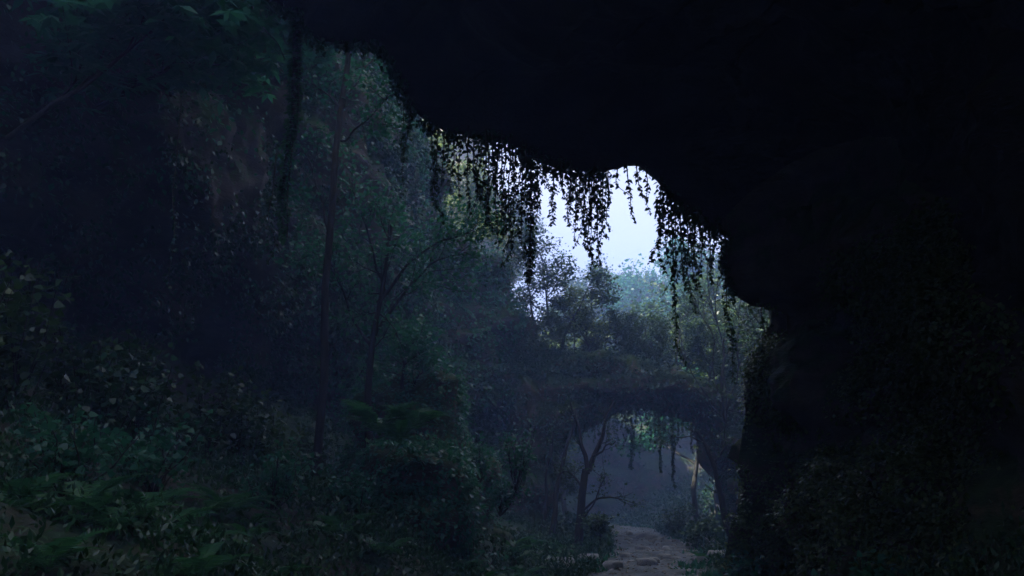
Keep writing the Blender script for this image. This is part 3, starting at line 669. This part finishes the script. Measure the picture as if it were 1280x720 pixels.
for O, n_ in ((O1, 1000), (O2, 1200), (O3, 350)):
    P_, N_ = sample_grid(O, n_, flip=True, mask=lambda C, n: (C[..., 2] > 1)); cc = O.reshape(-1, 3).mean(0); N_ = np.where(np.sum(N_ * (P_ - cc), 1, keepdims=True) < 0, -N_, N_)
    P2, N2 = clumps(P_, N_, 10, .2); link('ivy', droop_leaves('ivy_outcrop', P2, N2, .1, T_DIAMOND, M['leaf_cool']), kind='stuff')
# ------------------------------------------------------------------ ferns
def frond_mesh(L=.9, pairs=20, seed=0, mat_='fern'):
    r = np.random.default_rng(seed); n = 12; t = np.linspace(0, 1, n)
    pts = np.stack([0 * t, L * (t * .92), L * (.55 * t - .75 * t * t)], 1); rad = .006 * (1 - .8 * t) + .001
    s = np.repeat(np.linspace(.12, .97, pairs), 2); sd_ = np.tile([1, -1], pairs)
    b = np.stack([np.interp(s, t, pts[:, q]) for q in range(3)], 1); w = np.sin(np.clip(s * 1.05, 0, 1) * math.pi) ** .6 * (1 - .35 * s)
    D = np.stack([sd_ * 1.0, .35 + 0 * s, -.12 + 0 * s], 1) + r.normal(size=(len(s), 3)) * .06
    T = (np.array([[0, 0, 0], [.11, .15, 0], [.08, .6, 0], [0, 1, -.05], [-.08, .6, 0], [-.11, .15, 0]]), [0, 1, 2, 3, 4, 5])
    V1 = leaves_mesh('frond', b, D, np.tile([0, 0, 1.0], (len(s), 1)), L * .24 * w + .01, T, M[mat_])
    return V1, tubes_mesh('rachis', [(pts, rad)], M['stem'], 4)
FR = [frond_mesh(.9, 22, i) for i in range(3)]
def join_rachis(i):
    a, b = FR[i]
    va = np.array([v.co[:] for v in a.vertices]); vb = np.array([v.co[:] for v in b.vertices])
    me = bpy.data.meshes.new('frond')
    me.from_pydata([tuple(v) for v in np.r_[va, vb]], [], [tuple(p.vertices) for p in a.polygons] + [tuple(k + len(va) for k in p.vertices) for p in b.polygons])
    me.materials.append(M['fern']); return me
FM = [join_rachis(i) for i in range(3)]
def fern(loc, s, label, group=None, n=9, seed=0, aim=None, droop=0.0):
    r = random.Random(seed); t = thing('fern', label, 'fern', loc, 0, group)
    for k in range(n):
        o = link('frond', FM[k % 3], t); a = k / n * 6.283 + r.uniform(-.3, .3)
        if aim is not None: a = aim + (k / max(1, n - 1) - .5) * 2.6
        el = r.uniform(.1, .75) - droop
        o.rotation_euler = (el, r.uniform(-.2, .2), a); q = s * r.uniform(.75, 1.15); o.scale = (q, q, q)
    return t
for i, (px, py, D, s, lab) in enumerate([
    (474, 545, 17.5, 1.3, 'bright green fern on the ledge below the bushy tree'),
    (520, 535, 17.5, 1.3, 'large fern with long arching fronds at the cliff corner'),
    (500, 555, 17, 1.0, 'small fern wedged between the two ledge ferns'),
    (335, 655, 10, .8, 'fern with one frond curling over a dark bank'),
    (140, 650, 8.5, .8, 'fern low on the near left bank'),
    (110, 620, 9, .8, 'fern behind lowest left bank fern beside a mossy root'),
    (180, 590, 10.5, 1.0, 'blue-green fern halfway up the left bank'),
    (290, 530, 13, 1.1, 'fern at the foot of the left cliff under the tall trunk'),
    (250, 690, 8, .7, 'small fern at the bottom edge on the left bank'),
    (420, 690, 14, .9, 'shaded fern at the bank foot below the tall trunk'),
    (30, 560, 8.5, .9, 'fern half cut by the left frame edge'),
    (60, 700, 7, .7, 'fern in the bottom left corner'),
    (965, 668, 14, .55, 'bright fern at the foot of the mossy wall'),
    (1075, 690, 11, .7, 'fern under the mossy boulder bulge'),
    (1010, 700, 12.5, .6, 'little fern between bright fern and mossy wall'),
    (1160, 668, 9.5, .6, 'dim fern on the shadowed right bank'),
    (1240, 700, 8, .6, 'fern in the bottom right corner'),
    (640, 700, 24, 1.0, 'fern at the dark foot of the arch pillar'),
    (880, 668, 27, .8, 'fern covering a boulder right of the path')]):
    p = pt(px, py, D); g = float(gh(p[0], p[1]))
    fern((p[0], p[1], max(p[2], g)) if i < 3 else (p[0], p[1], g + .02), s, lab, None, 11, i)
# yellow-green fern hanging at the top, and leaf tuft by the bare branch
fern(tuple(pt(236, -30, 12.5)), .75, 'yellow-green fern drooping from the top of the frame', None, 6, 77, aim=-2.4, droop=.9)
fern(tuple(pt(306, -22, 13.5)), .4, 'tuft of bright fronds at the base of the bare branch', None, 5, 78, aim=-2.6, droop=1.0)
# ferns scattered over the banks (nothing tells them apart)
rr = random.Random(8)
for i in range(26):
    y = rr.uniform(8, 30); x = xcen(y) - rr.uniform(2.6, 6.5 - y * .08)
    fern((x, y, float(gh(x, y))), rr.uniform(.6, 1.1), 'dark fern among the undergrowth of the left bank', 'ferns on the left bank', 8, 200 + i)

# ------------------------------------------------------------------ shrubs
def shrub(px, py, D, h, w, label, lm='leaf', leaf=.1, n=10, seed=0, per=10, group=None, tpl=T_IVY, ground=False):
    r = np.random.default_rng(seed); b0 = pt(px, py, D)
    if ground: b0[2] = gh(b0[0], b0[1])
    t = thing('shrub', label, 'shrub', tuple(b0), 0, group); tubes = []; tips = []
    for k in range(n):
        a = r.random() * 6.28; e = np.array([math.cos(a) * w * r.random(), math.sin(a) * w * r.random(), h * (.5 + .5 * r.random())])
        c = wander((0, 0, -.1), e, 8, .08); tubes.append((c, np.linspace(.015, .005, 8))); tips.append(c[3:])
    kid('stems', tubes_mesh('stems', tubes, M['bark'], 5), t)
    kid('foliage', leaves_on_tips('foliage', r, tips, per, .12, leaf, tpl, M[lm]), t)
for i, a in enumerate([
    (600, 605, 23, 1.3, .5, 'climbing shrub with small bright leaves on the cliff corner', 'leaf_cool'),
    (645, 612, 23, 1.6, .6, 'tall bright-leaved shrub before the dark arch pillar', 'leaf_cool'),
    (625, 640, 23, .8, .7, 'low leafy shrub under the two climbing shrubs', 'leaf_cool'),
    (750, 672, 31, .8, .6, 'rounded shrub at the foot of the forked tree', 'leaf'),
    (700, 640, 37, 1.0, .9, 'misty shrub beside the leaning trunks', 'leaf'),
    (850, 650, 47, 1.8, 1.4, 'hazy shrub on the far side of the arch opening', 'leaf'),
    (870, 655, 34, 1.3, .9, 'shaded shrub at the right edge of the path', 'leaf'),
    (930, 700, 17.2, .8, .4, 'leafy shrub against the foot of the mossy wall', 'leaf_cool'),
    (1080, 640, 11.5, .7, .5, 'shrub growing out of the mossy wall shadow', 'leaf_cool'),
    (200, 520, 12, 1.0, .9, 'dim shrub on upper part of the left bank', 'leaf_cool'),
    (350, 480, 14.5, 1.1, .8, 'blue-green shrub against the cliff left of the tall trunk', 'leaf_cool'),
    (90, 520, 10, .9, .8, 'dark shrub near the left frame edge', 'leaf_cool'),
    (440, 620, 16, 1.0, .8, 'dark shrub under the ledge ferns', 'leaf_cool'),
    (590, 700, 19, .9, .8, 'shadowed shrub at the bottom of the cliff corner', 'leaf_cool')]):
    shrub(a[0], a[1], a[2], a[3], a[4], a[5], a[6], leaf=.085 if a[2] < 26 else .13, n=14, per=42, seed=700 + i, ground=(i > 3))

rs = random.Random(3)
for i in range(16):
    D = 9.5 + i * .85; xcl = np.interp(D, [8, 14, 20, 28], [-7.6, -7.0, -6.2, -4.9]) + rs.uniform(.3, 1.6); z = float(gh(xcl, D))
    dz = CAM[2]; v = np.array([xcl, D, z]) - CAM; px_ = 640 + FPX * v[0] / (v @ Fv); py_ = 360 - FPX * (v @ Uv) / (v @ Fv)
    shrub(px_, py_, D, rs.uniform(1.0, 2.3), rs.uniform(.6, 1.0), 'dark shrub in the thicket along the foot of the left cliff', 'leaf' if i % 2 else 'ivy', leaf=.11, n=14, per=46, seed=900 + i, group='thicket at the foot of the left cliff')
# ------------------------------------------------------------------ rocks on the path
def rock_mesh(seed, flat=.6):
    r = np.random.default_rng(seed); u = np.linspace(0, math.pi, 12); v = np.linspace(0, 2 * math.pi, 19)
    A, B = np.meshgrid(u, v, indexing='ij'); P = np.stack([np.sin(A) * np.cos(B), np.sin(A) * np.sin(B), np.cos(A)], -1)
    o = r.random(3) * 50
    P = P * (1 + .35 * fbm(P + o, 1.1, 3) )[..., None]; P = np.clip(P, -.85, .8) * [1, .8, flat]
    return grid_mesh('rock', P, M['stone'], flip=True)
RM = [rock_mesh(i) for i in range(6)]
named = [(803, 654, .5, 'pale flat rock where the path meets the haze'), (735, 700, .38, 'stone at the foot of the forked tree'), (880, 684, .75, 'mossy boulder right of the path'), (905, 700, .5, 'boulder against the foot of the mossy wall'), (700, 712, .5, 'dark boulder left of the path at the bottom edge')]
for i, (px, py, s, lab) in enumerate(named):
    a = pt(px, py, 1.0) - CAM; k = -1.6 / a[2] if a[2] < -.001 else 45; q = CAM + a * min(k, 46)
    link('rock', RM[i], None, (q[0], q[1], float(gh(q[0], q[1])) + s * .15), label=lab, category='rock').scale = (s, s, s)
for i in range(130):
    y = rr.uniform(16, 55); x = xcen(y) + rr.gauss(0, 1.5); s = rr.uniform(.06, .2) * (1.9 if rr.random() < .2 else 1)
    o = link('rock', RM[i % 6], None, (x, y, float(gh(x, y)) + s * .25), label='small grey stone scattered along the stony path', category='rock', group='stones on the path')
    o.scale = (s, s * rr.uniform(.7, 1.2), s); o.rotation_euler = (0, 0, rr.uniform(0, 6))

# ------------------------------------------------------------------ haze
m, nt, out = mat('haze')
pv = N(nt, 'ShaderNodeVolumePrincipled'); pv.inputs['Color'].default_value = (0.37, 0.52, 1.0, 1)
pv.inputs['Density'].default_value = 0.0062; pv.inputs['Anisotropy'].default_value = 0.2
nt.links.new(pv.outputs[0], out.inputs['Volume'])
x0, x1, y0, y1, z0, z1 = -215, 215, -215, 235, -4, 66
vv = [(x, y, z) for x in (x0, x1) for y in (y0, y1) for z in (z0, z1)]
me = bpy.data.meshes.new('haze'); me.from_pydata(vv, [], [(0, 1, 3, 2), (4, 6, 7, 5), (0, 4, 5, 1), (2, 3, 7, 6), (0, 2, 6, 4), (1, 5, 7, 3)]); me.materials.append(m)
link('haze', me, kind='stuff')

# ------------------------------------------------------------------ light
SUN = Vector((-0.62, -0.30, 0.55)).normalized()
w = bpy.data.worlds.new('World'); SC.world = w; w.use_nodes = True; nt = w.node_tree
bg = nt.nodes['Background']; sky = nt.nodes.new('ShaderNodeTexSky'); sky.sky_type = 'NISHITA'; sky.sun_disc = False
sky.sun_elevation = math.asin(SUN.z); sky.sun_rotation = math.atan2(SUN.x, SUN.y)
sky.air_density = 1.0; sky.dust_density = 4.0
tcs = nt.nodes.new('ShaderNodeTexCoord'); cn = nt.nodes.new('ShaderNodeTexNoise'); cn.inputs['Scale'].default_value = 2.2; cn.inputs['Detail'].default_value = 7
nt.links.new(tcs.outputs['Generated'], cn.inputs['Vector'])
cr = ramp(nt, cn.outputs[0], [(0.28, (.55, .55, .55)), (0.5, (1, 1, 1))])
cm = nt.nodes.new('ShaderNodeMix'); cm.data_type = 'RGBA'; cm.inputs[7].default_value = (4.1, 4.0, 4.0, 1)
nt.links.new(cr, cm.inputs[0]); nt.links.new(sky.outputs[0], cm.inputs[6]); nt.links.new(cm.outputs[2], bg.inputs[0]); bg.inputs[1].default_value = 0.092
sl = bpy.data.lights.new('sun', 'SUN'); sl.energy = 5.0; sl.angle = R(0.5); sl.color = (1, .95, .86)
so = bpy.data.objects.new('sun', sl); COL.objects.link(so); so.rotation_euler = SUN.to_track_quat('Z', 'Y').to_euler(); so.location = (40, -30, 80)

cam = bpy.data.cameras.new('camera'); cam.lens = 36 * FPX / 1280; cam.sensor_width = 36; cam.clip_end = 800
co = bpy.data.objects.new('camera', cam); COL.objects.link(co); co.location = CAM; co.rotation_euler = (math.pi / 2 + TH, 0, 0)
SC.camera = co
SC.render.engine = 'CYCLES'
SC.view_settings.view_transform = 'Standard'; SC.view_settings.look = 'None'; SC.view_settings.gamma = 1; SC.view_settings.use_curve_mapping = False
SC.view_settings.exposure = 2.1
cy = SC.cycles
cy.max_bounces = 8; cy.diffuse_bounces = 3; cy.glossy_bounces = 1; cy.transmission_bounces = 4; cy.volume_bounces = 2; cy.transparent_max_bounces = 8
cy.use_denoising = True; cy.sample_clamp_indirect = 4.0
